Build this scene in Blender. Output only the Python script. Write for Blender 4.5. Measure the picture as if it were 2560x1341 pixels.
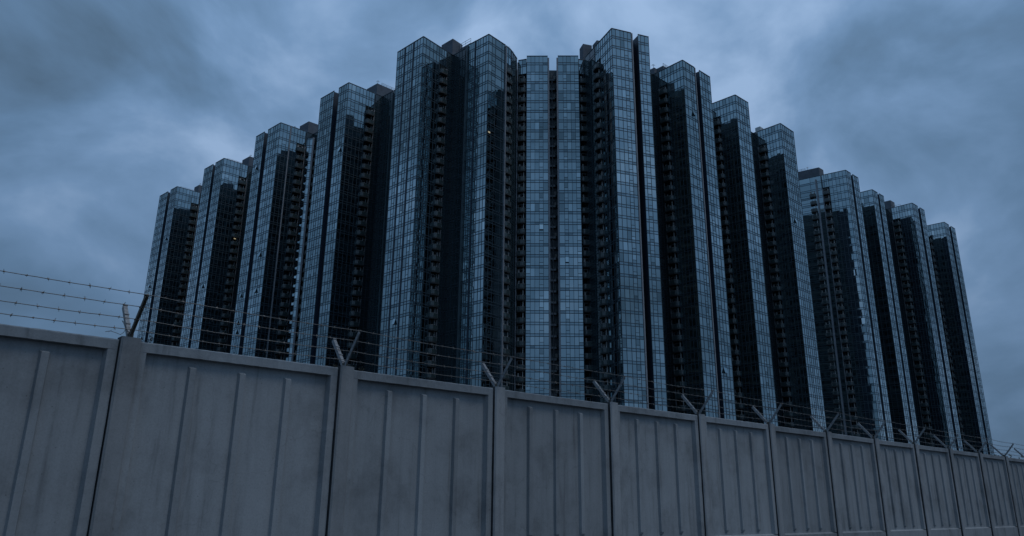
import bpy, math, random
from mathutils import Matrix, Vector, noise

random.seed(7)
R = math.radians
for o in list(bpy.data.objects):
    bpy.data.objects.remove(o)
SC = bpy.context.scene
COL = SC.collection

# ------------------------------------------------------------------ camera
CAMZ = 1.4
cam_data = bpy.data.cameras.new('camera')
cam = bpy.data.objects.new('camera', cam_data)
COL.objects.link(cam)
cam_data.sensor_width = 36.0
cam_data.lens = 26.694
cam_data.clip_start = 0.1
cam_data.clip_end = 6000.0
PITCH, ROLL = R(17.342), R(0.578)
m = Matrix.Rotation(R(90) + PITCH, 3, 'X')
m = m @ Matrix.Rotation(ROLL, 3, 'Z')
cam.matrix_world = Matrix.Translation((0, 0, CAMZ)) @ m.to_4x4()
SC.camera = cam

# ------------------------------------------------------------------ sky
SUN_EL, SUN_AZ = 62.0, 116.0           # azimuth clockwise from +Y (ahead)
W = bpy.data.worlds.new('World')
SC.world = W
W.use_nodes = True
nt = W.node_tree
nt.nodes.clear()


def N(tree, kind, **kw):
    n = tree.nodes.new(kind)
    for k, v in kw.items():
        if k.startswith('i_'):
            key = k[2:]
            key = int(key) if key.isdigit() else key.replace('_', ' ')
            n.inputs[key].default_value = v
        else:
            setattr(n, k, v)
    return n


def L(tree, a, b, ao=0, bi=0):
    tree.links.new(a.outputs[ao], b.inputs[bi])


def math_n(tree, op, a, b=None, clamp=False):
    n = tree.nodes.new('ShaderNodeMath')
    n.operation = op
    n.use_clamp = clamp
    for i, v in enumerate((a, b)):
        if v is None:
            continue
        if isinstance(v, (int, float)):
            n.inputs[i].default_value = v
        else:
            tree.links.new(v, n.inputs[i])
    return n.outputs[0]


def ramp(tree, stops, interp='LINEAR'):
    n = tree.nodes.new('ShaderNodeValToRGB')
    cr = n.color_ramp
    cr.interpolation = interp
    while len(cr.elements) < len(stops):
        cr.elements.new(0.5)
    for e, (p, c) in zip(cr.elements, stops):
        e.position = p
        e.color = (c[0], c[1], c[2], 1) if not isinstance(c, (int, float)) else (c, c, c, 1)
    return n


CLOUDS = [
    (-0.45, 0.74, 0.50, 0.26, -0.035), (-0.351, 0.823, 0.446, 0.20, 0.055), (-0.285, 0.820, 0.498, 0.16, 0.03),
    (0.264, 0.792, 0.550, 0.20, 0.035), (0.50, 0.76, 0.42, 0.34, 0.045), (-0.05, 0.82, 0.56, 0.3, 0.02)]
tc = N(nt, 'ShaderNodeTexCoord')
sep = N(nt, 'ShaderNodeSeparateXYZ')
L(nt, tc, sep, 'Generated')
mp1 = N(nt, 'ShaderNodeMapping')
mp1.inputs['Location'].default_value = (29.9918, 33.7952, 0.7227)
mp1.inputs['Rotation'].default_value = (0, 0, 4.947)
mp1.inputs['Scale'].default_value = (1, 1, 1.576)
L(nt, tc, mp1, 'Generated')
big = N(nt, 'ShaderNodeTexNoise', i_Scale=3.357, i_Detail=6.0, i_Roughness=0.52, i_Distortion=0.3)
L(nt, mp1, big)
fine = N(nt, 'ShaderNodeTexNoise', i_Scale=7.0, i_Detail=5.0, i_Roughness=0.55, i_Distortion=0.4)
L(nt, tc, fine, 'Generated')
mixv = math_n(nt, 'ADD', math_n(nt, 'MULTIPLY', big.outputs[0], 1.05), math_n(nt, 'MULTIPLY', math_n(nt, 'SUBTRACT', fine.outputs[0], 0.5), 0.13))
# the cloud masses one can tell apart: direction, angular radius, thickness (dark) or thinness (bright)
for (cx, cy, cz, rad, amp) in CLOUDS:
    vd = N(nt, 'ShaderNodeVectorMath', operation='DISTANCE')
    wob = N(nt, 'ShaderNodeTexNoise', i_Scale=5.0, i_Detail=4.0)
    L(nt, tc, wob, 'Generated')
    dist_n = N(nt, 'ShaderNodeVectorMath', operation='ADD')
    wv = N(nt, 'ShaderNodeVectorMath', operation='SCALE')
    wv.inputs['Scale'].default_value = rad * 1.1
    sub = N(nt, 'ShaderNodeVectorMath', operation='SUBTRACT')
    sub.inputs[1].default_value = (0.5, 0.5, 0.5)
    L(nt, wob, sub, 'Color')
    L(nt, sub, wv)
    L(nt, tc, dist_n, 'Generated')
    L(nt, wv, dist_n, 0, 1)
    L(nt, dist_n, vd)
    vd.inputs[1].default_value = (cx, cy, cz)
    fall = N(nt, 'ShaderNodeMapRange', interpolation_type='SMOOTHERSTEP')
    fall.inputs['From Min'].default_value = rad
    fall.inputs['From Max'].default_value = 0.0
    fall.inputs['To Min'].default_value = 0.0
    fall.inputs['To Max'].default_value = amp
    nt.links.new(vd.outputs['Value'], fall.inputs['Value'])
    mixv = math_n(nt, 'ADD', mixv, fall.outputs[0])
# overcast cloud deck: dark slate bellies to pale blue thin parts
deck = ramp(nt, [(0.32, (0.064, 0.113, 0.178)), (0.48, (0.099, 0.180, 0.300)),
                 (0.58, (0.138, 0.237, 0.392)), (0.72, (0.246, 0.362, 0.545))])
nt.links.new(mixv, deck.inputs[0])
sky = N(nt, 'ShaderNodeTexSky')
sky.sky_type = 'NISHITA'
sky.sun_disc = False
sky.sun_elevation = R(SUN_EL)
sky.sun_rotation = R(SUN_AZ)
sky.air_density = 1.0
sky.dust_density = 2.0
bg_sky = N(nt, 'ShaderNodeBackground', i_Strength=0.05)
L(nt, sky, bg_sky)
bg_deck = N(nt, 'ShaderNodeBackground')
L(nt, deck, bg_deck)
# an overcast deck is brighter overhead than towards the horizon
nt.links.new(math_n(nt, 'ADD', math_n(nt, 'MULTIPLY', math_n(nt, 'MAXIMUM', sep.outputs[2], 0.0), 1.02), 0.80), bg_deck.inputs['Strength'])
mix = N(nt, 'ShaderNodeMixShader', i_Fac=0.93)
L(nt, bg_sky, mix, 0, 1)
L(nt, bg_deck, mix, 0, 2)
outw = N(nt, 'ShaderNodeOutputWorld')
L(nt, mix, outw)

# soft overcast sun, from the right of the wall and high
sd = bpy.data.lights.new('sun', 'SUN')
sd.energy = 0.58
sd.angle = R(18)
sd.color = (1.0, 1.0, 1.0)
so = bpy.data.objects.new('sun', sd)
COL.objects.link(so)
sv = Vector((math.sin(R(SUN_AZ)) * math.cos(R(SUN_EL)), math.cos(R(SUN_AZ)) * math.cos(R(SUN_EL)), math.sin(R(SUN_EL))))
so.rotation_euler = sv.to_track_quat('Z', 'Y').to_euler()
so.location = sv * 50

SC.view_settings.view_transform = 'Standard'
SC.view_settings.look = 'None'
SC.view_settings.gamma = 1.0
SC.view_settings.exposure = 0.0
SC.cycles.max_bounces = 10
SC.cycles.glossy_bounces = 6
SC.cycles.use_denoising = True


# ------------------------------------------------------------------ helpers
class MB:
    """collects faces, builds ONE mesh object"""

    def __init__(self):
        self.v = []
        self.f = []
        self.m = []

    def quad(self, a, b, c, d, mi=0):
        n = len(self.v)
        self.v += [a, b, c, d]
        self.f.append((n, n + 1, n + 2, n + 3))
        self.m.append(mi)

    def poly(self, pts, mi=0):
        n = len(self.v)
        self.v += list(pts)
        self.f.append(tuple(range(n, n + len(pts))))
        self.m.append(mi)

    def hexa(self, p, mi=0, skip=()):
        """8 points: bottom 0-3 (ccw from above), top 4-7"""
        n = len(self.v)
        self.v += list(p)
        fs = [(3, 2, 1, 0), (4, 5, 6, 7), (0, 1, 5, 4), (1, 2, 6, 5), (2, 3, 7, 6), (3, 0, 4, 7)]
        for i, q in enumerate(fs):
            if i in skip:
                continue
            self.f.append(tuple(n + k for k in q))
            self.m.append(mi)

    def prism(self, poly, z0, z1, mi=0, bottom=False):
        n = len(self.v)
        k = len(poly)
        self.v += [(x, y, z0) for x, y in poly] + [(x, y, z1) for x, y in poly]
        for i in range(k):
            j = (i + 1) % k
            self.f.append((n + i, n + j, n + k + j, n + k + i))
            self.m.append(mi)
        self.f.append(tuple(n + k + i for i in range(k)))
        self.m.append(mi)
        if bottom:
            self.f.append(tuple(n + k - 1 - i for i in range(k)))
            self.m.append(mi)

    def box(self, x0, x1, y0, y1, z0, z1, mi=0):
        self.hexa([(x0, y0, z0), (x1, y0, z0), (x1, y1, z0), (x0, y1, z0),
                   (x0, y0, z1), (x1, y0, z1), (x1, y1, z1), (x0, y1, z1)], mi)

    def tube(self, pts, r, seg=6, mi=0, cap=True):
        n0 = len(self.v)
        prev = None
        pts = [Vector(p) for p in pts]
        for i, p in enumerate(pts):
            t = (pts[min(i + 1, len(pts) - 1)] - pts[max(i - 1, 0)]).normalized()
            if prev is None:
                u = t.cross(Vector((0, 0, 1)))
                if u.length < 1e-4:
                    u = t.cross(Vector((1, 0, 0)))
                u.normalize()
            else:
                u = (prev - t * prev.dot(t)).normalized()
            prev = u
            w = t.cross(u)
            rr = r[i] if isinstance(r, (list, tuple)) else r
            for k in range(seg):
                a = 2 * math.pi * k / seg
                self.v.append(tuple(p + u * (math.cos(a) * rr) + w * (math.sin(a) * rr)))
        for i in range(len(pts) - 1):
            for k in range(seg):
                a = n0 + i * seg + k
                b = n0 + i * seg + (k + 1) % seg
                self.f.append((a, b, b + seg, a + seg))
                self.m.append(mi)
        if cap:
            self.f.append(tuple(n0 + seg - 1 - k for k in range(seg)))
            self.m.append(mi)
            e = n0 + (len(pts) - 1) * seg
            self.f.append(tuple(e + k for k in range(seg)))
            self.m.append(mi)

    def mesh(self, name, mats):
        me = bpy.data.meshes.new(name)
        me.from_pydata(self.v, [], self.f)
        for mt in (mats if isinstance(mats, (list, tuple)) else [mats]):
            me.materials.append(mt)
        if any(self.m):
            me.polygons.foreach_set('material_index', self.m)
        me.update()
        return me

    def build(self, name, mats, parent=None, loc=None, smooth=False):
        me = self.mesh(name, mats)
        if smooth:
            me.polygons.foreach_set('use_smooth', [True] * len(me.polygons))
        return link(name, me, parent, loc)


def link(name, me, parent=None, loc=None):
    o = bpy.data.objects.new(name, me)
    COL.objects.link(o)
    if parent is not None:
        o.parent = parent
    if loc is not None:
        o.location = loc
    return o


def empty(name, loc=(0, 0, 0)):
    o = bpy.data.objects.new(name, None)
    COL.objects.link(o)
    o.location = loc
    o.empty_display_size = 0.3
    return o


def tag(o, label=None, cat=None, group=None, kind=None):
    for k, v in (('label', label), ('category', cat), ('group', group), ('kind', kind)):
        if v:
            o[k] = v
    return o


# ------------------------------------------------------------------ materials
def mat(name):
    mt = bpy.data.materials.new(name)
    mt.use_nodes = True
    t = mt.node_tree
    return mt, t, t.nodes['Principled BSDF']


def plain(name, col, rough=0.7, metal=0.0, spec=0.5, vary=0.0, vscale=3.0):
    mt, t, b = mat(name)
    b.inputs['Base Color'].default_value = (*col, 1)
    b.inputs['Roughness'].default_value = rough
    b.inputs['Metallic'].default_value = metal
    b.inputs['Specular IOR Level'].default_value = spec
    if vary:
        g = N(t, 'ShaderNodeNewGeometry')
        n = N(t, 'ShaderNodeTexNoise', i_Scale=vscale, i_Detail=5.0, i_Roughness=0.6)
        L(t, g, n, 'Position')
        lo = tuple(c * (1 - vary) for c in col)
        hi = tuple(c * (1 + vary) for c in col)
        r = ramp(t, [(0.3, lo), (0.7, hi)])
        L(t, n, r)
        L(t, r, b, 0, 'Base Color')
    return mt


def glass_mat(name, lo, hi, rough=0.03, curtain=0.0):
    """coated facade glass: tinted mirror over a dark room, each pane a little different"""
    mt, t, b = mat(name)
    g = N(t, 'ShaderNodeNewGeometry')
    oi = N(t, 'ShaderNodeObjectInfo')
    rnd = math_n(t, 'FRACT', math_n(t, 'ADD', g.outputs['Random Per Island'], oi.outputs['Random']))
    dk = tuple(c * 0.72 for c in lo)
    br = tuple(c * 1.18 for c in hi)
    r = ramp(t, [(0.0, dk), (0.06, dk), (0.09, lo), (0.93, hi), (0.96, br)])
    t.links.new(rnd, r.inputs[0])
    L(t, r, b, 0, 'Base Color')
    b.inputs['Metallic'].default_value = 1.0
    b.inputs['Roughness'].default_value = rough
    # faint roller-wave distortion of the sheet
    n = N(t, 'ShaderNodeTexNoise', i_Scale=0.55, i_Detail=1.0)
    L(t, g, n, 'Position')
    bu = N(t, 'ShaderNodeBump', i_Strength=0.05, i_Distance=0.05)
    L(t, n, bu, 0, 'Height')
    L(t, bu, b, 0, 'Normal')
    return mt


M = {}
M['glass'] = glass_mat('facade_glass', (0.280, 0.362, 0.385), (0.365, 0.450, 0.470))
M['spandrel'] = glass_mat('spandrel_glass', (0.230, 0.305, 0.335), (0.280, 0.360, 0.385), 0.07)
M['dark_glass'] = plain('darkened_glass', (0.018, 0.034, 0.040), 0.06, 0.0, 0.8)  # facade glass darkened for inner faces: their dark reflections put into the colour
M['mullion'] = plain('mullion_metal', (0.036, 0.060, 0.078), 0.5, 0.1)
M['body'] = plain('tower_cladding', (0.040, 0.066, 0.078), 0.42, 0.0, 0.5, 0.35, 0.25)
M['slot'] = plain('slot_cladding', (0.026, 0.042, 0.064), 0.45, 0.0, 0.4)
M['slab_edge'] = plain('slab_edge_render', (0.085, 0.105, 0.112), 0.8, 0, 0.3, 0.3, 0.6)
M['pier'] = plain('pier_stone', (0.25, 0.265, 0.285), 0.7, 0.0, 0.3, 0.15, 0.8)
M['roof_box'] = plain('plant_room_render', (0.118, 0.134, 0.155), 0.85, 0.0, 0.2, 0.18, 0.5)
M['balcony'] = plain('balcony_soffit', (0.026, 0.032, 0.034), 0.7)
M['rail_glass'] = plain('railing_glass', (0.045, 0.066, 0.068), 0.2, 0.0, 0.5)
M['frame_dim'] = plain('door_frame_grey', (0.20, 0.21, 0.21), 0.6, 0.1)
M['frame_light'] = plain('door_frame_alloy', (0.42, 0.44, 0.44), 0.5, 0.2)
M['rail_metal'] = plain('handrail_metal', (0.19, 0.20, 0.20), 0.5, 0.2)
M['curtain'] = plain('curtain_cloth', (0.38, 0.38, 0.36), 0.9)
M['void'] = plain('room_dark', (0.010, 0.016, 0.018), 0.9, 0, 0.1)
M['steel'] = plain('galvanised_steel', (0.20, 0.205, 0.21), 0.6, 0.35, 0.5, 0.4, 18)
M['rust'] = plain('rusty_steel', (0.085, 0.075, 0.06), 0.75, 0.2, 0.4, 0.4, 25)
M['wire'] = plain('wire_steel', (0.16, 0.15, 0.14), 0.5, 0.6, 0.5, 0.3, 14)
M['weed'] = plain('dry_weed', (0.07, 0.06, 0.04), 0.9)
M['leaf'] = plain('bush_leaf', (0.035, 0.05, 0.03), 0.7, 0, 0.3, 0.5, 4)
M['bark'] = plain('bush_bark', (0.06, 0.05, 0.04), 0.9)
lm, lt, lb = mat('lit_room')
lb.inputs['Emission Color'].default_value = (1.0, 0.85, 0.55, 1)
lb.inputs['Emission Strength'].default_value = 0.3
lb.inputs['Base Color'].default_value = (0.3, 0.25, 0.15, 1)
M['lit'] = lm


def concrete(name, base, tint):
    mt, t, b = mat(name)
    g = N(t, 'ShaderNodeNewGeometry')
    blot = N(t, 'ShaderNodeTexNoise', i_Scale=0.9, i_Detail=8.0, i_Roughness=0.66)
    L(t, g, blot, 'Position')
    mp = N(t, 'ShaderNodeMapping')
    mp.inputs['Scale'].default_value = (5.0, 5.0, 0.35)
    L(t, g, mp, 'Position')
    streak = N(t, 'ShaderNodeTexNoise', i_Scale=1.3, i_Detail=4.0, i_Roughness=0.6)
    L(t, mp, streak)
    grain = N(t, 'ShaderNodeTexNoise', i_Scale=38.0, i_Detail=5.0, i_Roughness=0.7)
    L(t, g, grain, 'Position')
    dark = tuple(c * 0.66 for c in base)
    light = tuple(c * 1.12 for c in base)
    r1 = ramp(t, [(0.30, dark), (0.5, base), (0.72, light)])
    L(t, blot, r1)
    r2 = ramp(t, [(0.26, 0.55), (0.40, 0.92), (0.52, 1.0), (0.75, 1.08)])
    L(t, streak, r2)
    r3 = ramp(t, [(0.2, 0.72), (0.5, 1.0), (0.8, 1.14)])
    L(t, grain, r3)
    m1 = N(t, 'ShaderNodeMix', data_type='RGBA', blend_type='MULTIPLY')
    m1.inputs[0].default_value = 0.8
    t.links.new(r1.outputs[0], m1.inputs[6])
    t.links.new(r2.outputs[0], m1.inputs[7])
    m2 = N(t, 'ShaderNodeMix', data_type='RGBA', blend_type='MULTIPLY')
    m2.inputs[0].default_value = 0.7
    t.links.new(m1.outputs[2], m2.inputs[6])
    t.links.new(r3.outputs[0], m2.inputs[7])
    # small pits and rare rust-dark spots
    vor = N(t, 'ShaderNodeTexVoronoi', i_Scale=7.0, i_Randomness=1.0)
    L(t, g, vor, 'Position')
    pit = ramp(t, [(0.02, 0.35), (0.075, 1.0)])
    L(t, vor, pit)
    m3 = N(t, 'ShaderNodeMix', data_type='RGBA', blend_type='MULTIPLY')
    m3.inputs[0].default_value = 0.75
    t.links.new(m2.outputs[2], m3.inputs[6])
    t.links.new(pit.outputs[0], m3.inputs[7])
    # casts differ a little in tone, and thin cracks wander over them
    oi = N(t, 'ShaderNodeObjectInfo')
    tone = ramp(t, [(0.0, 0.86), (1.0, 1.12)])
    L(t, oi, tone, 'Random')
    wv = N(t, 'ShaderNodeTexNoise', i_Scale=1.7, i_Detail=3.0)
    L(t, g, wv, 'Position')
    ck = N(t, 'ShaderNodeTexVoronoi', i_Scale=0.3, feature='DISTANCE_TO_EDGE')
    av = N(t, 'ShaderNodeVectorMath', operation='ADD')
    L(t, g, av, 'Position')
    L(t, wv, av, 'Color', 1)
    L(t, av, ck)
    crack = ramp(t, [(0.0, 0.7), (0.003, 1.0)])
    L(t, ck, crack)
    m4 = N(t, 'ShaderNodeMix', data_type='RGBA', blend_type='MULTIPLY')
    m4.inputs[0].default_value = 1.0
    t.links.new(m3.outputs[2], m4.inputs[6])
    t.links.new(tone.outputs[0], m4.inputs[7])
    m5 = N(t, 'ShaderNodeMix', data_type='RGBA', blend_type='MULTIPLY')
    m5.inputs[0].default_value = 0.45
    t.links.new(m4.outputs[2], m5.inputs[6])
    t.links.new(crack.outputs[0], m5.inputs[7])
    t.links.new(m5.outputs[2], b.inputs['Base Color'])
    b.inputs['Roughness'].default_value = 0.88
    b.inputs['Specular IOR Level'].default_value = 0.3
    add = math_n(t, 'ADD', math_n(t, 'MULTIPLY', grain.outputs[0], 0.5), math_n(t, 'MULTIPLY', pit.outputs[0], 0.5))
    bu = N(t, 'ShaderNodeBump', i_Strength=0.35, i_Distance=0.006)
    t.links.new(add, bu.inputs['Height'])
    L(t, bu, b, 0, 'Normal')
    return mt


M['concrete'] = concrete('precast_concrete', (0.262, 0.276, 0.284), None)
M['post'] = concrete('post_concrete', (0.282, 0.290, 0.294), None)
M['post_flank'] = plain('post_flank_dark', (0.05, 0.052, 0.055), 0.9, 0, 0.2, 0.3, 6)
M['ground'] = plain('dusty_ground', (0.05, 0.048, 0.045), 0.95, 0, 0.2, 0.35, 0.6)

# ------------------------------------------------------------------ ground
g = MB()
g.quad((-3000, -3000, 0), (3000, -3000, 0), (3000, 3000, 0), (-3000, 3000, 0))
tag(g.build('ground', M['ground']), kind='structure')

# ------------------------------------------------------------------ towers
ZT = 126.9         # parapet height, all towers
FH = 3.1           # storey
NFL = 37           # storeys with facade pieces (below them the podium)
BAND = 0.75        # spandrel height
ZB0 = ZT - 2.3     # top of the first spandrel band
ZLOW = ZB0 - NFL * FH


def unit(p, q):
    d = Vector((q[0] - p[0], q[1] - p[1]))
    return d.normalized(), d.length


class Tower:
    def __init__(self, label, loc, single_panes=0):
        self.root = empty('apartment_tower', (loc[0], loc[1], 0))
        tag(self.root, label, 'tower', 'glass apartment towers')
        self.o = Vector((loc[0], loc[1], 0))
        self.body = MB()
        self.pane = MB()
        self.span = MB()
        self.mull = MB()
        self.dark = MB()
        self.edge = MB()
        self.single = single_panes
        self.rnd = random.Random(int(abs(loc[0] * 31 + loc[1] * 17)))
        self.np = 0

    def l(self, x, y, z):
        return (x - self.o.x, y - self.o.y, z)

    def prism(self, pts, z1=ZT - 0.25, mi=0):
        pts = [(x - self.o.x, y - self.o.y) for x, y in pts]
        area = sum(pts[i][0] * pts[(i + 1) % len(pts)][1] - pts[(i + 1) % len(pts)][0] * pts[i][1] for i in range(len(pts)))
        if area < 0:
            pts = pts[::-1]
        self.body.prism(pts, 0, z1, mi)

    def bar(self, P, t, n, u0, u1, d0, d1, z0, z1, mb=None, mi=0):
        mb = mb or self.mull
        c = []
        for z in (z0, z1):
            for (u, d) in ((u0, d1), (u1, d1), (u1, d0), (u0, d0)):
                c.append(self.l(P[0] + t.x * u + n.x * d, P[1] + t.y * u + n.y * d, z))
        mb.hexa(c, mi)

    def curtain(self, P, Q, cols, sash=(), dark=False, ztop=ZT, floors=NFL, open_p=0.022, edge=True, single=False, first=0):
        """glass curtain wall from P to Q (left to right seen from outside)"""
        t, ln = unit(P, Q)
        n = Vector((t.y, -t.x))
        s = sum(cols)
        us = [0]
        for c in cols:
            us.append(us[-1] + c / s * ln)
        rnd = self.rnd
        mull = self.mull
        # verticals
        for i, u in enumerate(us):
            if not edge and i in (0, len(us) - 1):
                continue
            w = 0.054 if 0 < i < len(us) - 1 else 0.075
            self.bar(P, t, n, max(u - w, 0.0), min(u + w, ln), -0.05, 0.07, ZLOW, ztop)
        # coping
        self.bar(P, t, n, 0, ln, -0.08, 0.12, ztop - 0.18, ztop + 0.02)

        def pane(u0, u1, z0, z1, mb, tilt=0.007):
            a = [rnd.uniform(-tilt, tilt) for _ in range(3)]
            w, h = u1 - u0, z1 - z0
            d = [0, a[0] * w, a[0] * w + a[1] * h, a[1] * h]
            pts = []
            for (u, z), dd in zip(((u0, z0), (u1, z0), (u1, z1), (u0, z1)), d):
                dd += 0.0
                pts.append(self.l(P[0] + t.x * u + n.x * dd, P[1] + t.y * u + n.y * dd, z))
            if mb is None:
                mm = MB()
                mm.quad(*pts)
                # give the sheet thickness: a rim behind its face
                bk = [(q[0] - n.x * 0.02, q[1] - n.y * 0.02, q[2]) for q in pts]
                for k in range(4):
                    k2 = (k + 1) % 4
                    mm.quad(pts[k2], pts[k], bk[k], bk[k2])
                mm.build('window_pane', M['glass'], self.root)
            else:
                mb.quad(*pts)

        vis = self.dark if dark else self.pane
        # parapet storey
        for i in range(len(cols)):
            pane(us[i], us[i + 1], ZB0, ztop - 0.1, vis)
        for k in range(first, floors):
            zb1 = ZB0 - k * FH
            zb0 = zb1 - BAND
            self.bar(P, t, n, 0, ln, -0.03, 0.06, zb1 - 0.09, zb1 + 0.06)
            self.bar(P, t, n, 0, ln, -0.03, 0.06, zb0 - 0.06, zb0 + 0.09)
            zv0 = zb1 - FH
            for i in range(len(cols)):
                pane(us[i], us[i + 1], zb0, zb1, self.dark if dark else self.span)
                if i in sash and k > 0:
                    zs = zv0 + (zb0 - zv0) * 0.36
                    self.bar(P, t, n, us[i], us[i + 1], -0.03, 0.06, zs - 0.05, zs + 0.05)
                    pane(us[i], us[i + 1], zv0, zs, vis)
                    if rnd.random() < open_p and not dark:
                        # top-hung sash pushed open
                        pp = []
                        for (u, z, dd) in ((us[i] + .06, zs, 0.55), (us[i + 1] - .06, zs, 0.55), (us[i + 1] - .06, zb0, 0.09), (us[i] + .06, zb0, 0.09)):
                            pp.append(self.l(P[0] + t.x * u + n.x * dd, P[1] + t.y * u + n.y * dd, z))
                        om = MB()
                        om.quad(*pp)
                        bk = [(q[0] - n.x * .04, q[1] - n.y * .04, q[2] - .02) for q in pp]
                        om.quad(*bk[::-1])
                        for q in range(4):
                            om.quad(pp[(q + 1) % 4], pp[q], bk[q], bk[(q + 1) % 4])
                        om.build('open_sash', M['glass'], self.root)
                        self.bar(P, t, n, us[i], us[i + 1], -0.09, -0.02, zs, zb0, self.dark, 1)
                    else:
                        own = single and self.np < self.single
                        self.np += own
                        pane(us[i], us[i + 1], zs, zb0, None if own else vis)
                else:
                    own = single and self.np < self.single
                    self.np += own
                    pane(us[i], us[i + 1], zv0, zb0, None if own else vis)

    def end_wall(self, P, Q, cols):
        """side elevation: small dark windows between pale slab edges"""
        t, ln = unit(P, Q)
        n = Vector((t.y, -t.x))
        w = ln / cols
        for k in range(NFL):
            z = ZB0 - k * FH
            self.bar(P, t, n, 0, ln, -0.1, 0.06, z - 0.5, z, self.edge)
            for i in range(cols):
                if self.rnd.random() < 0.85:
                    self.bar(P, t, n, i * w + w * .2, i * w + w * .75, -0.1, 0.03, z - 2.5, z - 0.9 - self.rnd.random() * .3, self.dark)
        for i in range(0, cols + 1, 2):
            self.bar(P, t, n, max(0, i * w - .15), min(ln, i * w + .15), -0.1, 0.045, ZLOW, ZT - 1, self.edge)

    def pier(self, P, w=0.4, d=0.35, t=Vector((1, 0)), z1=ZT - 0.6, mt='pier'):
        n = Vector((t.y, -t.x))
        mm = MB()
        self.bar(P, t, n, -w / 2, w / 2, -0.1, d, 0, z1, mm)
        mm.build('pier', M[mt], self.root)

    def balconies(self, P, Q, depth=1.25, first=1, floors=NFL, pipe=None, frame=True):
        """one balcony per storey between P and Q, standing out of the face"""
        t, ln = unit(P, Q)
        n = Vector((t.y, -t.x))
        key = (round(ln, 1), depth)
        if key not in BALC:
            BALC[key] = make_balcony(ln, depth)
        slab, rail, hand, door = BALC[key]
        ang = math.atan2(t.y, t.x)
        cx, cy = (P[0] + Q[0]) / 2, (P[1] + Q[1]) / 2
        for k in range(first, floors):
            z = ZB0 - BAND - k * FH - (FH - BAND) + 0.05
            b = link('balcony', slab, self.root, (cx - self.o.x, cy - self.o.y, z))
            b.rotation_euler = (0, 0, ang)
            link('railing', rail, b)
            link('handrail', hand, b)
            if k == first and ln > 2:
                # pale downpipe beside the doors, cut up by the balconies
                dp = MB()
                self.bar(P, t, n, ln * 0.72, ln * 0.72 + 0.2, 0.1, 0.32, ZLOW, z + 2.0, dp)
                dp.build('downpipe', M['frame_light'], self.root)
            if frame:
                if self.rnd.random() < 0.6:
                    link('door_frame', door[self.rnd.randrange(len(door))], b)
                if self.rnd.random() < 0.38:
                    link('curtain', CURT[id(slab)], b)

    def recess(self, P, Q, deep=0.9):
        """dark balcony bay: back wall set in behind the face, with glazed doors"""
        t, ln = unit(P, Q)
        n = Vector((t.y, -t.x))
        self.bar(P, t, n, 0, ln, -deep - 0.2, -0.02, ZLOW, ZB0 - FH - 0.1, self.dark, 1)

    def roof_box(self, pts, h0, h1, mt='roof_box'):
        mm = MB()
        p = [(x - self.o.x, y - self.o.y) for x, y in pts]
        area = sum(p[i][0] * p[(i + 1) % len(p)][1] - p[(i + 1) % len(p)][0] * p[i][1] for i in range(len(p)))
        if area < 0:
            p = p[::-1]
        mm.prism(p, h0, h1)
        return mm.build('plant_room', M[mt], self.root)

    def roof_railing(self, pts, z, h=1.1):
        mm = MB()
        pts = [self.l(x, y, z) for x, y in pts]
        for a, b in zip(pts, pts[1:]):
            a, b = Vector(a), Vector(b)
            for hh in (h, h * 0.5):
                mm.tube([a + Vector((0, 0, hh)), b + Vector((0, 0, hh))], 0.06, 5)
            k = max(2, int((b - a).length / 1.6))
            for i in range(k + 1):
                p = a.lerp(b, i / k)
                mm.tube([p, p + Vector((0, 0, h))], 0.05, 5)
        mm.build('roof_railing', M['frame_light'], self.root)

    def antenna(self, x, y, z, h):
        mm = MB()
        p = Vector(self.l(x, y, z))
        mm.tube([p, p + Vector((0, 0, h))], 0.07, 5)
        mm.tube([p + Vector((-0.6, 0, h * .7)), p + Vector((0.6, 0, h * .7))], 0.05, 5)
        mm.tube([p + Vector((-0.4, 0, h * .9)), p + Vector((0.4, 0, h * .9))], 0.05, 5)
        mm.build('antenna', M['frame_light'], self.root)

    def lit(self, P, t, n, z, w=0.5, h=0.35):
        mm = MB()
        self.bar(P, t, n, 0, w, 0.05, 0.1, z, z + h, mm)
        mm.build('lit_lamp', M['lit'], self.root)

    def finish(self):
        self.body.build('wall', [M['body'], M['slot']], self.root)
        if self.pane.f:
            tag(self.pane.build('window_glazing', M['glass'], self.root), kind='stuff')
        if self.span.f:
            tag(self.span.build('spandrel_glazing', M['spandrel'], self.root), kind='stuff')
        if self.dark.f:
            tag(self.dark.build('recess_glazing', [M['dark_glass'], M['void']], self.root), kind='stuff')
        if self.edge.f:
            tag(self.edge.build('slab_edge', M['slab_edge'], self.root), kind='stuff')
        if self.mull.f:
            tag(self.mull.build('mullion_grid', M['mullion'], self.root), kind='stuff')


BALC = {}
CURT = {}


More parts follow.
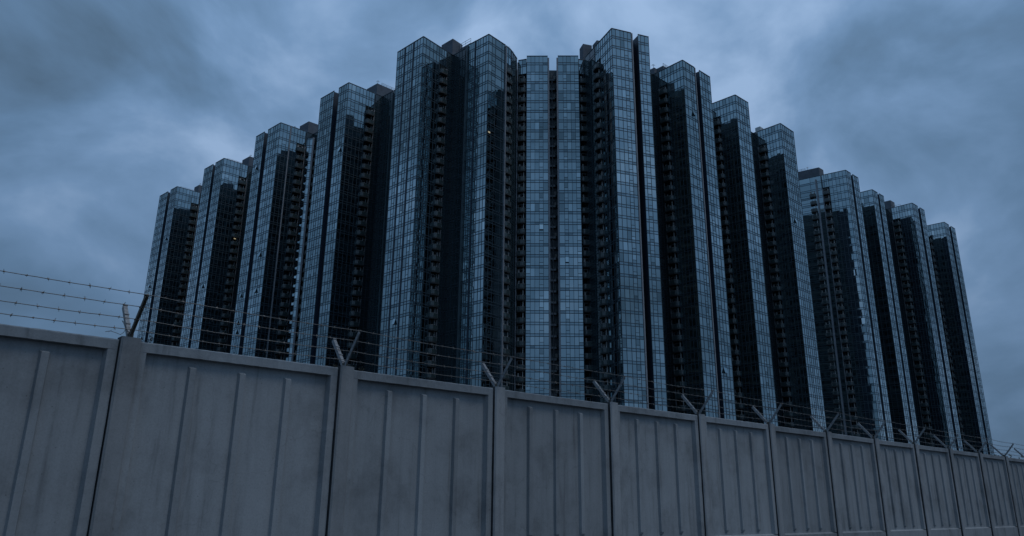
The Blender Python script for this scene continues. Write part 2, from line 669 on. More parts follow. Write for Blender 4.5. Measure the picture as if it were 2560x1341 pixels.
def make_balcony(w, depth):
    hw = w / 2 - 0.05
    K = 8
    arc = []
    for i in range(K + 1):
        a = math.pi * i / K
        # superellipse: nearly square sides, rounded front
        cx, sy = math.cos(a), math.sin(a)
        arc.append((-hw * math.copysign(abs(cx) ** 0.55, cx), -depth * abs(sy) ** 0.6))
    s = MB()
    s.prism(arc[::-1] if False else arc, -0.42, 0.0, 0, True)
    slab = s.mesh('balcony', M['balcony'])
    r = MB()
    for (a, b) in zip(arc, arc[1:]):
        r.quad((a[0], a[1], 0.0), (b[0], b[1], 0.0), (b[0], b[1], 1.02), (a[0], a[1], 1.02))
        r.quad((a[0] * .98, a[1] * .97, 1.02), (b[0] * .98, b[1] * .97, 1.02), (b[0] * .98, b[1] * .97, 0.0), (a[0] * .98, a[1] * .97, 0.0))
    rail = r.mesh('railing', M['rail_glass'])
    h = MB()
    h.tube([(x, y, 1.06) for x, y in arc], 0.045, 5)
    for i in (1, 3, 5, 7):
        h.tube([(arc[i][0], arc[i][1], 0), (arc[i][0], arc[i][1], 1.05)], 0.035, 4)
    hand = h.mesh('handrail', M['rail_metal'])
    doors = []
    for v in range(3):
        d = MB()
        x0 = -hw * 0.8
        x1 = hw * (0.1, 0.45, 0.8)[v]
        d.box(x0, x0 + 0.14, -0.12, 0.0, 0.05, 2.3)
        d.box(x1 - 0.12, x1, -0.118, -0.002, 0.05, 2.3)
        d.box(x0 + .02, x1 - .02, -0.116, -0.004, 2.22, 2.34)
        doors.append(d.mesh('door_frame', M['frame_dim']))
    cu = MB()
    x0 = -hw * 0.8 + .16
    cu.box(x0, x0 + 0.4, -0.07, -0.03, 0.1, 2.2)
    CURT[id(slab)] = cu.mesh('curtain', M['curtain'])
    return slab, rail, hand, doors


def pt(B, a, b, u, v):
    return (B[0] + a.x * u + b.x * v, B[1] + a.y * u + b.y * v)


INS = 0.12   # structure stands this far behind the glass


def left_tower(label, B, strips, LA, colset, angs=(42.0, 42.0), LD=12.4, LW=13.6, single=0, thin=(), wing_strips=None, balc=(6.5, 9.5), inner='normal'):
    """strips along direction a from corner B: list of (u0,u1); slots between them stay open"""
    a = Vector((-math.cos(R(angs[0])), math.sin(R(angs[0]))))
    b = Vector((math.cos(R(angs[1])), math.sin(R(angs[1]))))
    T = Tower(label, B, single)
    P = lambda u, v: pt(B, a, b, u, v)
    # structure: strips in front of an open slot, the wing behind, the second wing to the right
    for i, (u0, u1) in enumerate(strips):
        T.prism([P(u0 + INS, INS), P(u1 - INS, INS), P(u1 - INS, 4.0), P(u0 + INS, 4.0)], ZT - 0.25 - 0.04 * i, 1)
    T.prism([P(INS, 3.5), P(LA - INS, 3.5), P(LA - INS, 25), P(INS, 25)], ZT - 0.5)
    T.prism([P(-LW + INS, LD + INS), P(0.5, LD + INS), P(0.5, 24.5), P(-LW + INS, 24.5)], ZT - 0.6)
    for (u0, u1), cs in zip(strips, colset):
        T.curtain(P(u1, 0), P(u0, 0), cs[0], cs[1])
    for u in thin:
        T.pier(P(u, 0), 0.45, 0.16, -a, ZT, 'slot')
    T.end_wall(P(LA - INS + .02, 24.8), P(LA - INS + .02, 4.1), 8)
    # dark side
    T.curtain(P(0, 0), P(0, balc[0]), [1, 1.2, 1.2, 1, 1], (1,), open_p=0.0)
    T.recess(P(0, balc[0]), P(0, balc[1]))
    T.curtain(P(0, balc[0]), P(0, balc[1]), [1, 1, 1], (), floors=1)
    T.balconies(P(0, balc[0]), P(0, balc[1]))
    T.pier(P(0, balc[1] + 0.15), 0.28, 0.2, b, ZT - 6)
    T.curtain(P(0, balc[1] + 0.3), P(0, LD), [1, 1], (0,), open_p=0.0, dark=True)
    return T, a, b, P


LEFT = [
    ('glass tower at the far left end of the row, next to open sky', (-139.9, 292.4), [(0, 5.8), (8.2, 16.0)], 16.0),
    ('second glass tower from the left end of the row', (-110.4, 264.7), [(0, 6.4), (8.2, 15.3)], 15.3),
    ('third glass tower from the left, with a pale inner strip beside its balconies', (-80.4, 235.8), [(0, 8.0), (10.3, 16.0)], 16.0),
    ('fourth glass tower from the left, with a railed beige roof block', (-51.5, 209.2), [(0, 5.1), (7.6, 15.0)], 15.0),
]
C5 = ([1.1, 1, 0.8, 1, 1.1], (2,))
C4 = ([1, 1.1, 0.8, 1], (2,))
C6 = ([1, 1, 0.8, 1, 1, 0.9], (2, 4))
C3 = ([1, 0.85, 1], (1,))


def inner_left(T, P, LD, LW):
    """face of the second wing, from the inner corner towards the viewer"""
    T.curtain(P(0, LD), P(-5.2, LD), [1, 1, 1, 1], (1,), open_p=0, dark=True)
    T.pier(P(-5.5, LD), 0.5, 0.5, -1 * (Vector(P(0, 0)) - Vector(P(-1, 0))), ZT - 1, 'body')
    T.curtain(P(-5.8, LD), P(-LW, LD), [1, 0.8, 1, 1, 1, 1], (1,), open_p=0)


for k, (lab, B, strips, LA) in enumerate(LEFT):
    T, a, b, P = left_tower(lab, B, strips, LA, [C5, C5] if k != 3 else [C4, C6])
    if k == 2:
        # pale strip turned to the front inside the corner, then a pier and a second balcony stack
        p0, p1 = (-73.4, 242.7), (-70.6, 242.1)
        T.prism([(p0[0], p0[1] + .1), (p1[0], p1[1] + .1), (p1[0] + 1.5, p1[1] + 8), (p0[0], p0[1] + 6)], ZT - 3.3)
        T.curtain(p0, p1, [0.8, 1, 1.1], (1,), ztop=ZT - 2.5, open_p=0)
        T.pier((-70.3, 242.2), 0.6, 0.5, Vector((1, 0)), ZT - 2.6)
        T.prism([(-70.0, 243.6), (-66.0, 242.6), (-66, 250), (-70, 250)], ZT - 3.4)
        T.recess((-69.9, 243.0), (-67.0, 242.3), 0.3)
        T.balconies((-69.9, 243.0), (-67.2, 242.3), 1.0)
    inner_left(T, P, 12.4, 13.6)
    # plant room on the roof
    u0, u1, v0, v1, hb = ((1.7, 5.9, 9.4, 16, 4.0), (0.1, 5.5, 9.7, 17, 4.0), (1.4, 7.1, 11.0, 15.6, 5.0), (3.2, 8.7, 12.3, 19.2, 6.0))[k]
    T.roof_box([P(u0, v0), P(u1, v0), P(u1, v1), P(u0, v1)], ZT - 0.6, ZT + hb)
    if k == 2:
        T.pier(P(0, 3.8), 0.32, 0.22, b, ZT - 0.1)
        T.antenna(*P(1.5, 6.0), ZT - 0.3, 1.6)
    if k == 3:
        T.roof_railing([P(u0 + .2, v0 + 1.8), P(u0 + .2, v1 + 2.5)], ZT + hb, 0.9)
        T.antenna(*P(u0 + .6, v0 + .6), ZT + hb, 1.5)
    if k in (0, 1):
        T.antenna(*P(u0 + 1.2, v0 + 1.0), ZT + hb, 1.3)
        T.roof_railing([P(0.6, 1.5), P(0.6, 7.5)], ZT - 0.3, 0.9)
    if k == 1:
        T.lit(P(0, 7.5), b, Vector((b.y, -b.x)), 96.0, 0.8, 0.6)
    T.finish()

# ---- tower five: two glass wings that meet in a deep corner, its right wing carries the row's front corner
T, a, b, P = left_tower('fifth glass tower, double winged, standing left of the two flat centre bays',
                        (-25.5, 184.3), [(0, 11.6)], 11.6, [([1, .8, 1, 1, .8, 1, 1, .8, 1], (1, 4, 7))],
                        angs=(43.5, 50.0), LD=12.0, LW=5.4, single=300, thin=(4.15, 8.0), balc=(6.5, 9.3))
inner = P(0, 12.0)
T.curtain(P(0, 12.0), P(-5.2, 12.0), [1, 1, 1, 1], (1,), open_p=0, dark=True)
T.roof_box([P(0.7, 12.2), P(5.7, 12.2), P(5.7, 16.4), P(0.7, 16.4)], ZT - .6, ZT + 6.0)
T.roof_box([P(-4.0, 15.2), P(0.4, 15.2), P(0.4, 20), P(-4.0, 20)], ZT - .7, ZT + 4.0)
T.roof_railing([P(0.4, 15.3), P(-4.0, 15.3)], ZT + 4.0, 1.6)
A6, B6 = (-13.2, 188.3), (-7.1, 182.9)
C6p = (-2.5, 188.1)
t6, l6 = unit(A6, B6)
n6 = Vector((t6.y, -t6.x))
T.prism([(A6[0] - n6.x * INS, A6[1] - n6.y * INS), (B6[0] - n6.x * INS, B6[1] - n6.y * INS + .05), (C6p[0] - .2, C6p[1]), (-0.9, 190.6), (0.9, 196.5), (0.9, 206), (-12, 206), (-13.2, 193)], ZT - 0.3)
T.pier(A6, 0.55, 0.45, t6, ZT - 0.4, 'body')
mid = (A6[0] + t6.x * 3.0, A6[1] + t6.y * 3.0)
T.curtain(A6, mid, [1, .7, .8], (1,), single=True)
T.pier(mid, 0.4, 0.2, t6, ZT, 'slot')
T.curtain(mid, B6, [.9, .7, 1.1, .9, .9], (1,), single=True, open_p=0.02)
td, ld = unit(B6, C6p)
T.curtain(B6, C6p, [1, 1, 1.8, 1], (1,), open_p=0)
T.pier((C6p[0] + .1, C6p[1]), 0.32, 0.3, td, ZT - 0.4)
T.curtain((-2.3, 188.4), (-0.9, 190.5), [1, 1], (), floors=1)
T.balconies((-2.4, 188.3), (-0.8, 190.6), 0.8)
T.curtain((-0.8, 190.7), (0.85, 194.9), [1, 1, 1], (), open_p=0, dark=True)
T.antenna(-1.6, 192.0, ZT - .3, 2.4)
T.antenna(-0.6, 193.4, ZT - .3, 1.8)
T.lit((B6[0] + td.x * 0.5, B6[1] + td.y * 0.5), td, Vector((td.y, -td.x)), 96.6, 0.7, 0.4)
T.finish()

# ---- centre block: two flat bays with a deep slot between, balcony stacks on either side
T = Tower('pair of flat glass bays with a dark slot between, in the centre of the row', (11.3, 193.3), 300)
for (x0, x1, yf) in ((3.75, 9.75, 193.5), (12.8, 18.75, 193.3)):
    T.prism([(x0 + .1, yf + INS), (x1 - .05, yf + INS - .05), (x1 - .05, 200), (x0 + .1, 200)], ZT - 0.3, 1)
T.prism([(1.0, 195.6), (4.0, 195.5), (4.0, 199.2), (1.0, 199.2)], ZT - 0.9)
T.prism([(18.6, 195.5), (21.6, 195.4), (21.6, 199.2), (18.6, 199.2)], ZT - 0.9)
T.prism([(1.0, 198.9), (21.6, 198.9), (21.6, 212), (1.0, 212)], ZT - 1.4)
T.curtain((3.7, 193.55), (9.8, 193.42), [1, 1, 1, .93, 1.15], (0, 3), single=True, open_p=0.01)
T.curtain((12.75, 193.3), (18.75, 193.22), [1.25, .85, 1, 1, 1], (1, 4), single=True, open_p=0.01)
T.pier((10.0, 193.5), 0.42, 0.5, Vector((1, 0)), ZT - 0.9)
T.pier((12.55, 193.4), 0.42, 0.5, Vector((1, 0)), ZT - 0.9)
# slot back wall: floors and small windows
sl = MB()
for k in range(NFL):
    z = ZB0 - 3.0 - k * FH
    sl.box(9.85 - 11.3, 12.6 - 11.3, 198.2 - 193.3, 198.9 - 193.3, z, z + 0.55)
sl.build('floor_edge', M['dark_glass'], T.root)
T.pier((11.25, 198.3), 0.22, 0.3, Vector((1, 0)), ZT - 3.0)
sb = MB()
rr = random.Random(3)
for k in range(NFL):
    z = ZB0 - 2.3 - k * FH
    for x in (10.5, 12.0):
        if rr.random() < 0.75:
            sb.box(x - .28 - 11.3, x + .28 - 11.3, 198.6 - 193.3, 198.85 - 193.3, z, z + rr.uniform(.8, 1.3), rr.random() < 0.3)
tag(sb.build('slot_window', [M['rail_glass'], M['curtain']], T.root), kind='stuff')
# balcony stacks
for (p, q) in (((1.25, 194.95), (3.65, 194.2)), ((18.85, 194.0), (21.5, 194.7))):
    T.recess((p[0], p[1] + .5), (q[0], q[1] + .5), .3)
    T.curtain(p, q, [1, 1], (), floors=1, ztop=ZT - 0.6)
    T.balconies(p, q, 1.0, first=1)
T.pier((1.05, 194.9), 0.3, 0.35, Vector((1, 0)), ZT - 4)
T.pier((21.75, 194.6), 0.32, 0.35, Vector((1, 0)), ZT - 4)
T.roof_box([(19.7, 198.9), (20.5, 196.1), (23.2, 196.9), (22.4, 200.5)], ZT - 1.5, ZT + 6.0)
T.finish()

# ---- right wing
def right_tower(label, B, strips, LA, colset, angl=41.5, angd=46.0, LD=10.4, LE=8.0, single=0, balc=(5.6, 8.6), depth=22, side_pier=False, dcols=5, dark_in=True):
    """mirror of the left towers: light face runs away to the right, dark face to the left"""
    b = Vector((math.cos(R(angl)), math.sin(R(angl))))
    a = Vector((-math.cos(R(angd)), math.sin(R(angd))))
    T = Tower(label, B, single)
    P = lambda u, v: pt(B, b, a, u, v)     # u along the light face, v along the dark face
    for i, (u0, u1) in enumerate(strips):
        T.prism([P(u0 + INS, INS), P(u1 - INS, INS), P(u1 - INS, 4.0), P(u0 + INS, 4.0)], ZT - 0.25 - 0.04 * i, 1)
    T.prism([P(INS, 3.5), P(LA - INS, 3.5), P(LA - INS, depth), P(INS, depth)], ZT - 0.5)
    if LE:
        T.prism([P(-LE + INS, LD + INS), P(0.5, LD + INS), P(0.5, depth - .5), P(-LE + INS, depth - .5)], ZT - 0.6)
    for i, ((u0, u1), cs) in enumerate(zip(strips, colset)):
        T.curtain(P(u0, 0), P(u1, 0), cs[0], cs[1], single=bool(single))
        if side_pier and i == 0:
            T.pier(P(u1 + 0.22, 0.15), 0.36, 0.3, b, ZT - 0.2)
    T.end_wall(P(LA - INS + .02, 4.1), P(LA - INS + .02, depth - .2), 7)
    # dark face, seen from outside left to right = from D to B
    T.curtain(P(0, balc[0]), P(0, 0), [1] * dcols, (1,), open_p=0)
    if balc[1] > balc[0]:
        T.recess(P(0, balc[1]), P(0, balc[0]))
        T.curtain(P(0, balc[1]), P(0, balc[0]), [1, 1, 1], (), floors=1)
        T.balconies(P(0, balc[1]), P(0, balc[0]))
        T.pier(P(0, balc[1] + .15), 0.26, 0.2, -a, ZT - 6)
        if LD > balc[1] + 0.8:
            T.curtain(P(0, LD), P(0, balc[1] + .3), [1, 1], (0,), open_p=0, dark=dark_in)
    if LE:
        T.curtain(P(-LE, LD), P(0, LD), [1, 1, 1, 1, 1], (1,), open_p=0, dark=True)
    return T, b, a, P


# T7: turned nearly to the front
T, b, a, P = right_tower('tall glass tower just right of the centre bays, with a narrow second blade', (26.7, 179.6),
                         [(0, 6.0), (8.1, 11.5)], 11.5, [([1, 1.15, 1, .95, 1], (3,)), ([.7, 1, 1.1], (1,))],
                         angl=19.5, angd=67.5, LD=15.4, LE=0, single=300, balc=(6.4, 9.4), depth=26, side_pier=True)
T.roof_box([(23.4, 196.9), (24.4, 194.2), (27.0, 195.0), (26.0, 198.5)], ZT - .6, ZT + 6.0)
T.finish()

T, b, a, P = right_tower('glass tower second right of the centre bays, with a deep slot in its face', (49.5, 194.8),
                         [(0, 5.8), (8.2, 13.8)], 13.8, [([1, 1.3, .8, .9], (2,)), ([.8, 1, 1, 1], (1,))],
                         angl=41.3, angd=48.0, LD=10.8, LE=9.0, side_pier=True)
T.antenna(*P(2.6, 12.4), ZT + 3.8, 1.6)
T.roof_railing([P(3.7, 9.6), P(6.5, 9.6)], ZT + 4.0, 0.9)
T.roof_box([P(3.6, 9.5), P(6.6, 9.5), P(6.6, 12), P(3.6, 12)], ZT - .6, ZT + 4.0)
T.roof_box([P(2.2, 11.8), P(3.4, 11.8), P(3.4, 14), P(2.2, 14)], ZT - .6, ZT + 3.8)
T.finish()

T, b, a, P = right_tower('glass tower with one plain pale face, third to the right of the centre bays', (70.5, 214.2),
                         [(0, 7.4)], 7.4, [([1, 1, .8, 1, 1], (2,))], angl=41.0, angd=44.0, LD=10.0, LE=7.0)
T.finish()

T, b, a, P = right_tower('glass tower with a small white roof hut, fourth right of the centre bays', (91.2, 232.7),
                         [(0, 9.2)], 9.2, [([1, 1, .8, 1, 1, .8, 1], (2, 5))], angl=43.0, angd=46.5, LD=10.2, LE=8.5)
T.roof_box([P(2.5, 8.7), P(4.9, 8.7), P(4.9, 10.6), P(2.5, 10.6)], ZT - .6, ZT + 3.0, 'frame_light')
T.finish()

T, b, a, P = right_tower('broad glass tower on the right with a wide beige roof block', (129.1, 269.7),
                         [(0, 4.2), (5.8, 10.8)], 10.8, [C3, C3], angl=42.0, angd=34.5, LD=17.6, LE=0, balc=(6.6, 9.0), depth=30, dark_in=False)
T.balconies(P(0, 14.2), P(0, 11.8), 1.0, first=1)
T.pier(P(0, 11.2), 0.6, 0.5, -a, ZT - 1.5)
T.antenna(*P(1.6, 14.5), ZT + 4.0, 1.4)
T.roof_railing([P(1.2, 15.2), P(1.2, 18.0)], ZT + 4.0, 0.8)
T.roof_box([P(1.1, 10.0), P(4.8, 10.0), P(4.8, 18.6), P(1.1, 18.6)], ZT - .6, ZT + 4.0)
T.finish()

T, b, a, P = right_tower('slim glass tower third from the right end of the row', (147.9, 288.3),
                         [(0, 4.7), (6.2, 10.5)], 10.5, [C3, C3], angl=41.0, angd=42.0, LD=9.4, LE=8, balc=(9, 9))
T.finish()

T, b, a, P = right_tower('glass tower second from the right end of the row, with a cube roof block', (171.4, 302.2),
                         [(0, 5.6), (7.8, 12.5)], 12.5, [C4, C3], angl=41.0, angd=45.0, LD=10.5, LE=8)
T.antenna(*P(1.6, 7.6), ZT - .4, 2.6)
T.roof_railing([P(1.0, 5.0), P(1.0, 8.6)], ZT - .4, 1.4)
T.roof_box([P(1.0, 8.8), P(5.1, 8.8), P(5.1, 11.3), P(1.0, 11.3)], ZT - .6, ZT + 4.0)
T.finish()

T, b, a, P = right_tower('last glass tower at the far right end of the row, next to open sky', (197.3, 324.5),
                         [(0, 5.5), (7.8, 12.9)], 12.9, [C4, C3], angl=41.3, angd=43.0, LD=9.5, LE=8, balc=(5.8, 8.6))
T.antenna(*P(0.5, 9.0), ZT - .4, 2.2)
T.finish()

# ------------------------------------------------------------------ the wall in front
WANG = R(42.0)
WT = Vector((math.cos(WANG), math.sin(WANG), 0))     # along the wall, to the right
WF = Vector((math.sin(WANG), -math.cos(WANG), 0))    # out of the wall, towards the viewer
WD = 11.59
PITCH_S = 3.5005
S0 = 2.972                                            # left edge of the first post in view
NPOST = 16
WORG = -WF * WD


def wall_top(s):
    return CAMZ + 2.187 + 0.0058 * s - 0.00003 * s * s


wmat = Matrix((WT, WF, Vector((0, 0, 1)))).transposed().to_4x4()
wmat.translation = WORG
wall = empty('concrete_wall')
wall.matrix_world = wmat
tag(wall, 'long grey precast concrete wall of ribbed panels between posts, topped with barbed wire', 'wall')
LEDGE = CAMZ - 0.70


def extr(mb, prof, s0, s1, nseg, jit, ztop=None, mi=0):
    """profile (y,z) run along s with slightly uneven edges; z given relative to ztop(s)"""
    rnd = random.Random(int(s0 * 977 + len(mb.v)))
    k = len(prof)
    n0 = len(mb.v)
    for i in range(nseg + 1):
        s = s0 + (s1 - s0) * i / nseg
        zt = ztop(s) if ztop else 0
        for j, (y, z) in enumerate(prof):
            js = jit if 0 < i < nseg else 0
            mb.v.append((s, y + rnd.uniform(-js, js), zt + z + rnd.uniform(-js, js)))
    for i in range(nseg):
        for j in range(k):
            j2 = (j + 1) % k
            mb.f.append((n0 + i * k + j, n0 + i * k + j2, n0 + (i + 1) * k + j2, n0 + (i + 1) * k + j))
            mb.m.append(mi)
    mb.f.append(tuple(n0 + k - 1 - j for j in range(k)))
    mb.m.append(mi)
    mb.f.append(tuple(n0 + nseg * k + j for j in range(k)))
    mb.m.append(mi)


def vert(mb, prof, z0, z1f, nseg, jit, seed, mi=0):
    """plan profile (s,y) run upwards"""
    rnd = random.Random(seed)
    k = len(prof)
    n0 = len(mb.v)
    for i in range(nseg + 1):
        for (s, y) in prof:
            z1 = z1f(s)
            z = z0 + (z1 - z0) * i / nseg
            js = jit if i > 0 else 0
            mb.v.append((s + rnd.uniform(-js, js), y + rnd.uniform(-js, js), z + (rnd.uniform(-js, js) * 2 if i == nseg else 0)))
    for i in range(nseg):
        for j in range(k):
            j2 = (j + 1) % k
            mb.f.append((n0 + i * k + j, n0 + i * k + j2, n0 + (i + 1) * k + j2, n0 + (i + 1) * k + j))
            mb.m.append(mi)
    mb.f.append(tuple(n0 + nseg * k + j for j in range(k)))
    mb.m.append(mi)


for k in range(-4, NPOST):
    sp = S0 + k * PITCH_S
    rnd = random.Random(100 + k)
    # post
    pm = MB()
    c = 0.026
    prof = [(sp + .27, -0.14), (sp + .27, 0.07 - c), (sp + .27 - c, 0.07), (sp + c, 0.07), (sp, 0.07 - c), (sp, -0.14)]
    vert(pm, prof, 0, lambda s: wall_top(s) + 0.03, 14, 0.0016, 500 + k)
    # rear flange of the H-section that grips the panels
    pm.box(sp - 0.06, sp + .33, -0.22, -0.141, 0, wall_top(sp) - 0.02)
    # the post's left flank gets a darker colour than its other faces
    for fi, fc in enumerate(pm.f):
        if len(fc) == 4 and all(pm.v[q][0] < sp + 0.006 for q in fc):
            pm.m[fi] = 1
    pm.build('post', [M['post'], M['post_flank']], wall)
    # panel to the right of this post
    x0, x1 = sp + 0.277, sp + PITCH_S - 0.014
    off = rnd.uniform(-0.010, 0.010)
    lift = rnd.uniform(-0.012, 0.008)
    skew = rnd.uniform(-0.0025, 0.0025)

    def ptop(s_, lift=lift, skew=skew, x0=x0):
        return wall_top(s_) + lift + skew * (s_ - x0)
    f = MB()
    zr = -0.147
    extr(f, [(-0.14, zr), (off - .10, zr - 0.006), (off, zr), (off, -0.016), (off - .014, 0.0), (-0.14, 0.0)][::-1], x0, x1, 44, 0.0028, ptop)
    # bottom rail with a sloped ledge on top
    f.box(x0, x1, -0.12, off, 0.0, LEDGE - 0.03)
    f.hexa([(x0, -.12, LEDGE - .03), (x1, -.12, LEDGE - .03), (x1, off, LEDGE - .03), (x0, off, LEDGE - .03),
            (x0, -.12, LEDGE + .01), (x1, -.12, LEDGE + .01), (x1, off - .08, LEDGE + .01), (x0, off - .08, LEDGE + .01)], 0, (0,))
    # stiles
    vert(f, [(x0, -0.14), (x0 + .125, off - .096), (x0 + .10, off), (x0, off)][::-1], LEDGE, lambda s: ptop(s) + zr - 0.002, 22, 0.0016, 700 + k)
    vert(f, [(x1, -0.14), (x1, off), (x1 - .125, off), (x1 - .16, off - .096)][::-1], LEDGE, lambda s: ptop(s) + zr - 0.002, 22, 0.0016, 800 + k)
    # recessed field, very slightly uneven
    GX, GZ = 22, 18
    n0 = len(f.v)
    for j in range(GZ + 1):
        for i in range(GX + 1):
            s = x0 + 0.05 + (x1 - x0 - 0.1) * i / GX
            z = LEDGE - .05 + (ptop(s) + zr + 0.02 - LEDGE + .05) * j / GZ
            f.v.append((s, off - 0.098 + 0.004 * noise.noise((s * 0.9, z * 0.9, k * 3.1)), z))
    for j in range(GZ):
        for i in range(GX):
            q = n0 + j * (GX + 1) + i
            f.f.append((q + 1, q, q + GX + 1, q + GX + 2))
            f.m.append(0)
    panel = f.build('wall_panel', M['concrete'], wall)
    # three vertical ribs
    h = 0.060
    for r_s in (1.087, 1.857, 2.627):
        s = sp + r_s
        rb = MB()
        z0, z1 = LEDGE + 0.085, ptop(s) + zr - 0.118
        y0 = off - 0.101
        ring = []
        for (z, e) in ((z0, 0.55), (z0 + .05, 1), (z1 - .03, 1), (z1, 0.25)):
            for (ds, dy) in ((-.070, 0), (.070, 0), (.046, h), (-.046, h)):
                rb.v.append((s + ds * (1 if dy == 0 else (0.8 + .2 * e)), y0 + dy * e, z))
        for i in range(3):
            for j in range(4):
                j2 = (j + 1) % 4
                rb.f.append((i * 4 + j, i * 4 + j2, i * 4 + 4 + j2, i * 4 + 4 + j))
                rb.m.append(0)
        rb.f.append((3, 2, 1, 0))
        rb.f.append((12, 13, 14, 15))
        rb.m += [0, 0]
        rb.build('rib', M['concrete'], panel)

# ------------------------------------------------------------------ brackets on the posts
ORD = ['first', 'second', 'third', 'fourth', 'fifth', 'sixth', 'seventh', 'eighth', 'ninth', 'tenth', 'eleventh', 'twelfth', 'thirteenth', 'fourteenth', 'fifteenth', 'sixteenth']
OUT, UP = 0.44, 0.52


def bracket_pos(k):
    s = S0 + k * PITCH_S + 0.135
    return s, wall_top(s) + 0.03


TIPS = []


def w2(s, y, z):
    p = WORG + WT * s + WF * y
    return Vector((p.x, p.y, z))


for k in range(0, NPOST):
    s, z = bracket_pos(k)
    rnd = random.Random(40 + k)
    root = empty('wire_bracket', w2(s, -0.05, z))
    place = {0: 'on the leftmost post, nearest the camera'}.get(k, 'on the %s wall post from the left' % ORD[k])
    tag(root, 'Y-shaped steel bracket holding barbed wire, ' + place, 'bracket', 'barbed wire brackets on the wall')
    R3 = Matrix((WT, WF, Vector((0, 0, 1)))).transposed()

    def loc(p):
        return tuple(R3 @ Vector(p))
    st = MB()
    q = 0.035
    st.hexa([loc(p) for p in ((-q, -q, -0.06), (q, -q, -0.06), (q, q, -0.06), (-q, q, -0.06), (-q, -q, 0.07), (q, -q, 0.07), (q, q, 0.07), (-q, q, 0.07))])
    st.build('stub', M['rust'], root)
    lean = rnd.uniform(-0.03, 0.03)
    for sign, nm in ((1, 'front'), (-1, 'back')):
        d = Vector((rnd.uniform(-.02, .02) + lean, sign * OUT, UP)).normalized()
        ln = math.hypot(OUT, UP) + 0.02 + rnd.uniform(-.015, .015)
        side = Vector((1, 0, 0))
        up = d.cross(side).normalized()
        if up.z < 0:
            up = -up
        base = Vector((0, sign * 0.012, 0.03))
        am = MB()
        wd_, th = 0.058, 0.007

        def bx(u0, u1, v0, v1, l0, l1):
            c8 = []
            for l_ in (l0, l1):
                for (u, v) in ((u0, v0), (u1, v0), (u1, v1), (u0, v1)):
                    c8.append(loc(base + side * u + up * v + d * l_))
            am.hexa(c8)
        # angle iron: two legs
        bx(-wd_ / 2, wd_ / 2, 0, th, 0, ln)
        bx(-wd_ / 2, -wd_ / 2 + th, -wd_, 0, 0, ln * 0.985)
        # wire notches / clips
        for fr in (0.985, 0.69, 0.39, 0.13):
            bx(-wd_ / 2 - .004, wd_ / 2 + .004, th, th + .012, ln * fr - .012, ln * fr + .008)
        am.build('arm', M['steel'] if sign < 0 or k > 0 else M['rust'], root)
        if sign == 1:
            TIPS.append((s, base, d, ln))

# ------------------------------------------------------------------ barbed wire, four strands on the front arms
FR = (0.985, 0.69, 0.39, 0.13)
WN = ('topmost strand of barbed wire strung along the bracket tips', 'second strand of barbed wire from the top, along the wall',
      'third strand of barbed wire from the top, above the wall', 'lowest strand of barbed wire, just above the wall coping')
for wi, fr in enumerate(FR):
    rnd = random.Random(900 + wi)
    nodes = []
    for k, (s, base, d, ln) in enumerate(TIPS):
        p = base + d * (ln * fr)
        z = bracket_pos(k)[1]
        nodes.append(w2(s + p.x, -0.05 + p.y + 0.02, z + p.z + 0.012))
    step = nodes[1] - nodes[0]
    nodes = [nodes[0] - step * 2, nodes[0] - step] + nodes
    path = []
    for a_, b_ in zip(nodes, nodes[1:]):
        sag = rnd.uniform(0.012, 0.035)
        K = 28
        for i in range(K):
            t_ = i / K
            p = a_.lerp(b_, t_)
            p = p + Vector((0, 0, -sag * 4 * t_ * (1 - t_) + rnd.uniform(-.0025, .0025)))
            path.append(p)
    path.append(nodes[-1])
    root = empty('barbed_wire', nodes[2])
    o0 = nodes[2]
    tag(root, WN[wi], 'barbed wire', 'barbed wire strands over the wall')
    wm = MB()
    wm.tube([p - o0 for p in path], 0.0055, 5)
    wm.build('strand', M['wire'], root, smooth=True)
    bm_ = MB()
    dist = 0.0
    nextb = 0.08
    for a_, b_ in zip(path, path[1:]):
        seg = (b_ - a_).length
        dist += seg
        if dist > nextb:
            nextb = dist + 0.175 + rnd.uniform(-.02, .02)
            p = a_ - o0
            t_ = (b_ - a_).normalized()
            u = t_.cross(Vector((0, 0, 1))).normalized()
            v = u.cross(t_)
            for q in range(2):
                an = rnd.uniform(0, math.pi)
                dd = u * math.cos(an) + v * math.sin(an)
                e = t_ * rnd.uniform(-.012, .012)
                bm_.tube([p + dd * .034 + e + t_ * .008 * q, p - dd * .034 - e + t_ * .008 * q], [0.0026, 0.0026], 4)
            bm_.tube([p - t_ * .011, p + t_ * .013], 0.0105, 5)
    tag(bm_.build('barb', M['wire'], root), kind='stuff')

# loose wire end curled at the first post
lw = MB()
c0 = w2(bracket_pos(0)[0] - 0.05, 0.0, bracket_pos(0)[1])
pts = [(-.30, .02, .03), (-.24, .03, .05), (-.16, .03, .035), (-.10, .02, .02), (-.06, .02, .06), (-.035, .01, .13), (-.05, .0, .19), (-.10, -.01, .23), (-.03, 0, .12), (.03, 0, .05)]
lw.tube([WT * x + WF * y + Vector((0, 0, z)) for x, y, z in pts], 0.0042, 5)
for x, y, z in ((-.24, .03, .05), (-.05, .0, .17)):
    p = WT * x + WF * y + Vector((0, 0, z))
    lw.tube([p - WT * .02 - Vector((0, 0, .02)), p + WT * .02 + Vector((0, 0, .02))], 0.002, 4)
o = lw.build('loose_wire', M['wire'], None, c0)
tag(o, 'loose curl of barbed wire hanging at the foot of the leftmost bracket', 'wire')


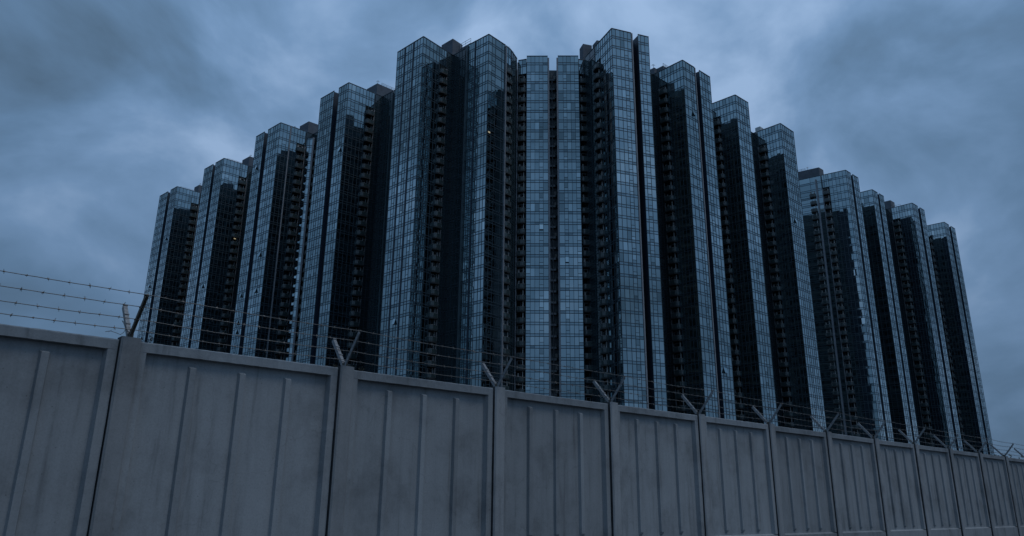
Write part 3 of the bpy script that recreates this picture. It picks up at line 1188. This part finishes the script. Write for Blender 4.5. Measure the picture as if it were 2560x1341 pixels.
# dry weeds and grit on the coping beside some posts
def weed(k, ds, n, h, label):
    s, z = bracket_pos(k)
    rnd = random.Random(int(77 + k * 13 + ds * 100))
    root_p = w2(s + ds, -0.04, wall_top(s + ds) - 0.004)
    wmb = MB()
    for i in range(n):
        b0 = Vector((rnd.uniform(-.02, .02), rnd.uniform(-.02, .02), 0))
        tip = b0 + Vector((rnd.uniform(-.6, .6) * h, rnd.uniform(-.6, .6) * h, h * rnd.uniform(.6, 1)))
        md = b0.lerp(tip, .55) + Vector((0, 0, h * .12))
        wmb.tube([b0, md, tip], [.003, .0025, .0015], 4)
        for q in range(3):
            c_ = b0.lerp(tip, rnd.uniform(.4, 1))
            r_ = rnd.uniform(.008, .018)
            v1 = Vector((rnd.uniform(-1, 1), rnd.uniform(-1, 1), rnd.uniform(-.5, 1))).normalized() * r_
            v2 = v1.cross(Vector((rnd.uniform(-1, 1), 1, .3))).normalized() * r_ * .6
            wmb.quad(c_ - v1, c_ + v2, c_ + v1, c_ - v2)
    o_ = wmb.build('dry_weed', M['weed'], None, root_p)
    tag(o_, label, 'weed', 'dry weeds on the wall top')


weed(0, 0.26, 4, 0.11, 'small dry weed on the wall top just right of the leftmost bracket')
weed(1, -0.19, 4, 0.07, 'small dry weed left of the second bracket')
weed(1, 0.12, 5, 0.09, 'thin dry stalks at the foot of the second bracket')
weed(1, 0.33, 5, 0.08, 'dry tuft on the wall top right of the second bracket')
weed(3, 0.2, 4, 0.07, 'small dry tuft right of the fourth bracket')


# ------------------------------------------------------------------ low bushes behind the far end of the wall
def bush(s, y, rx, h, label, seed):
    rnd = random.Random(seed)
    base = w2(s, y, 0)
    root = empty('bush', base)
    tag(root, label, 'bush', 'bushes behind the far end of the wall')
    tr = MB()
    tops = []
    for i in range(6):
        a_ = rnd.uniform(0, 6.28)
        tp = Vector((math.cos(a_) * rx * .5, math.sin(a_) * rx * .5, h * rnd.uniform(.6, .85)))
        tr.tube([(0, 0, 0), tuple(tp * .5 + Vector((0, 0, .2))), tuple(tp)], [.07, .04, .02], 6)
        tops.append(tp)
    tr.build('trunk', M['bark'], root)
    cr = MB()
    for i in range(2200):
        c_ = rnd.choice(tops) + Vector((rnd.gauss(0, rx * .33), rnd.gauss(0, rx * .33), rnd.gauss(0, h * .12)))
        if c_.z > h:
            c_.z = h - rnd.uniform(0, .3)
        v1 = Vector((rnd.uniform(-1, 1), rnd.uniform(-1, 1), rnd.uniform(-1, 1))).normalized() * .09
        v2 = v1.cross(Vector((rnd.uniform(-1, 1), rnd.uniform(-1, 1), rnd.uniform(-1, 1)))).normalized() * .045
        cr.quad(c_ - v1, c_ + v2, c_ + v1, c_ - v2)
    cr.build('crown', M['leaf'], root)


bush(46.5, -2.5, 1.3, 4.15, 'dark leafy bush peeping over the far right end of the wall', 5)
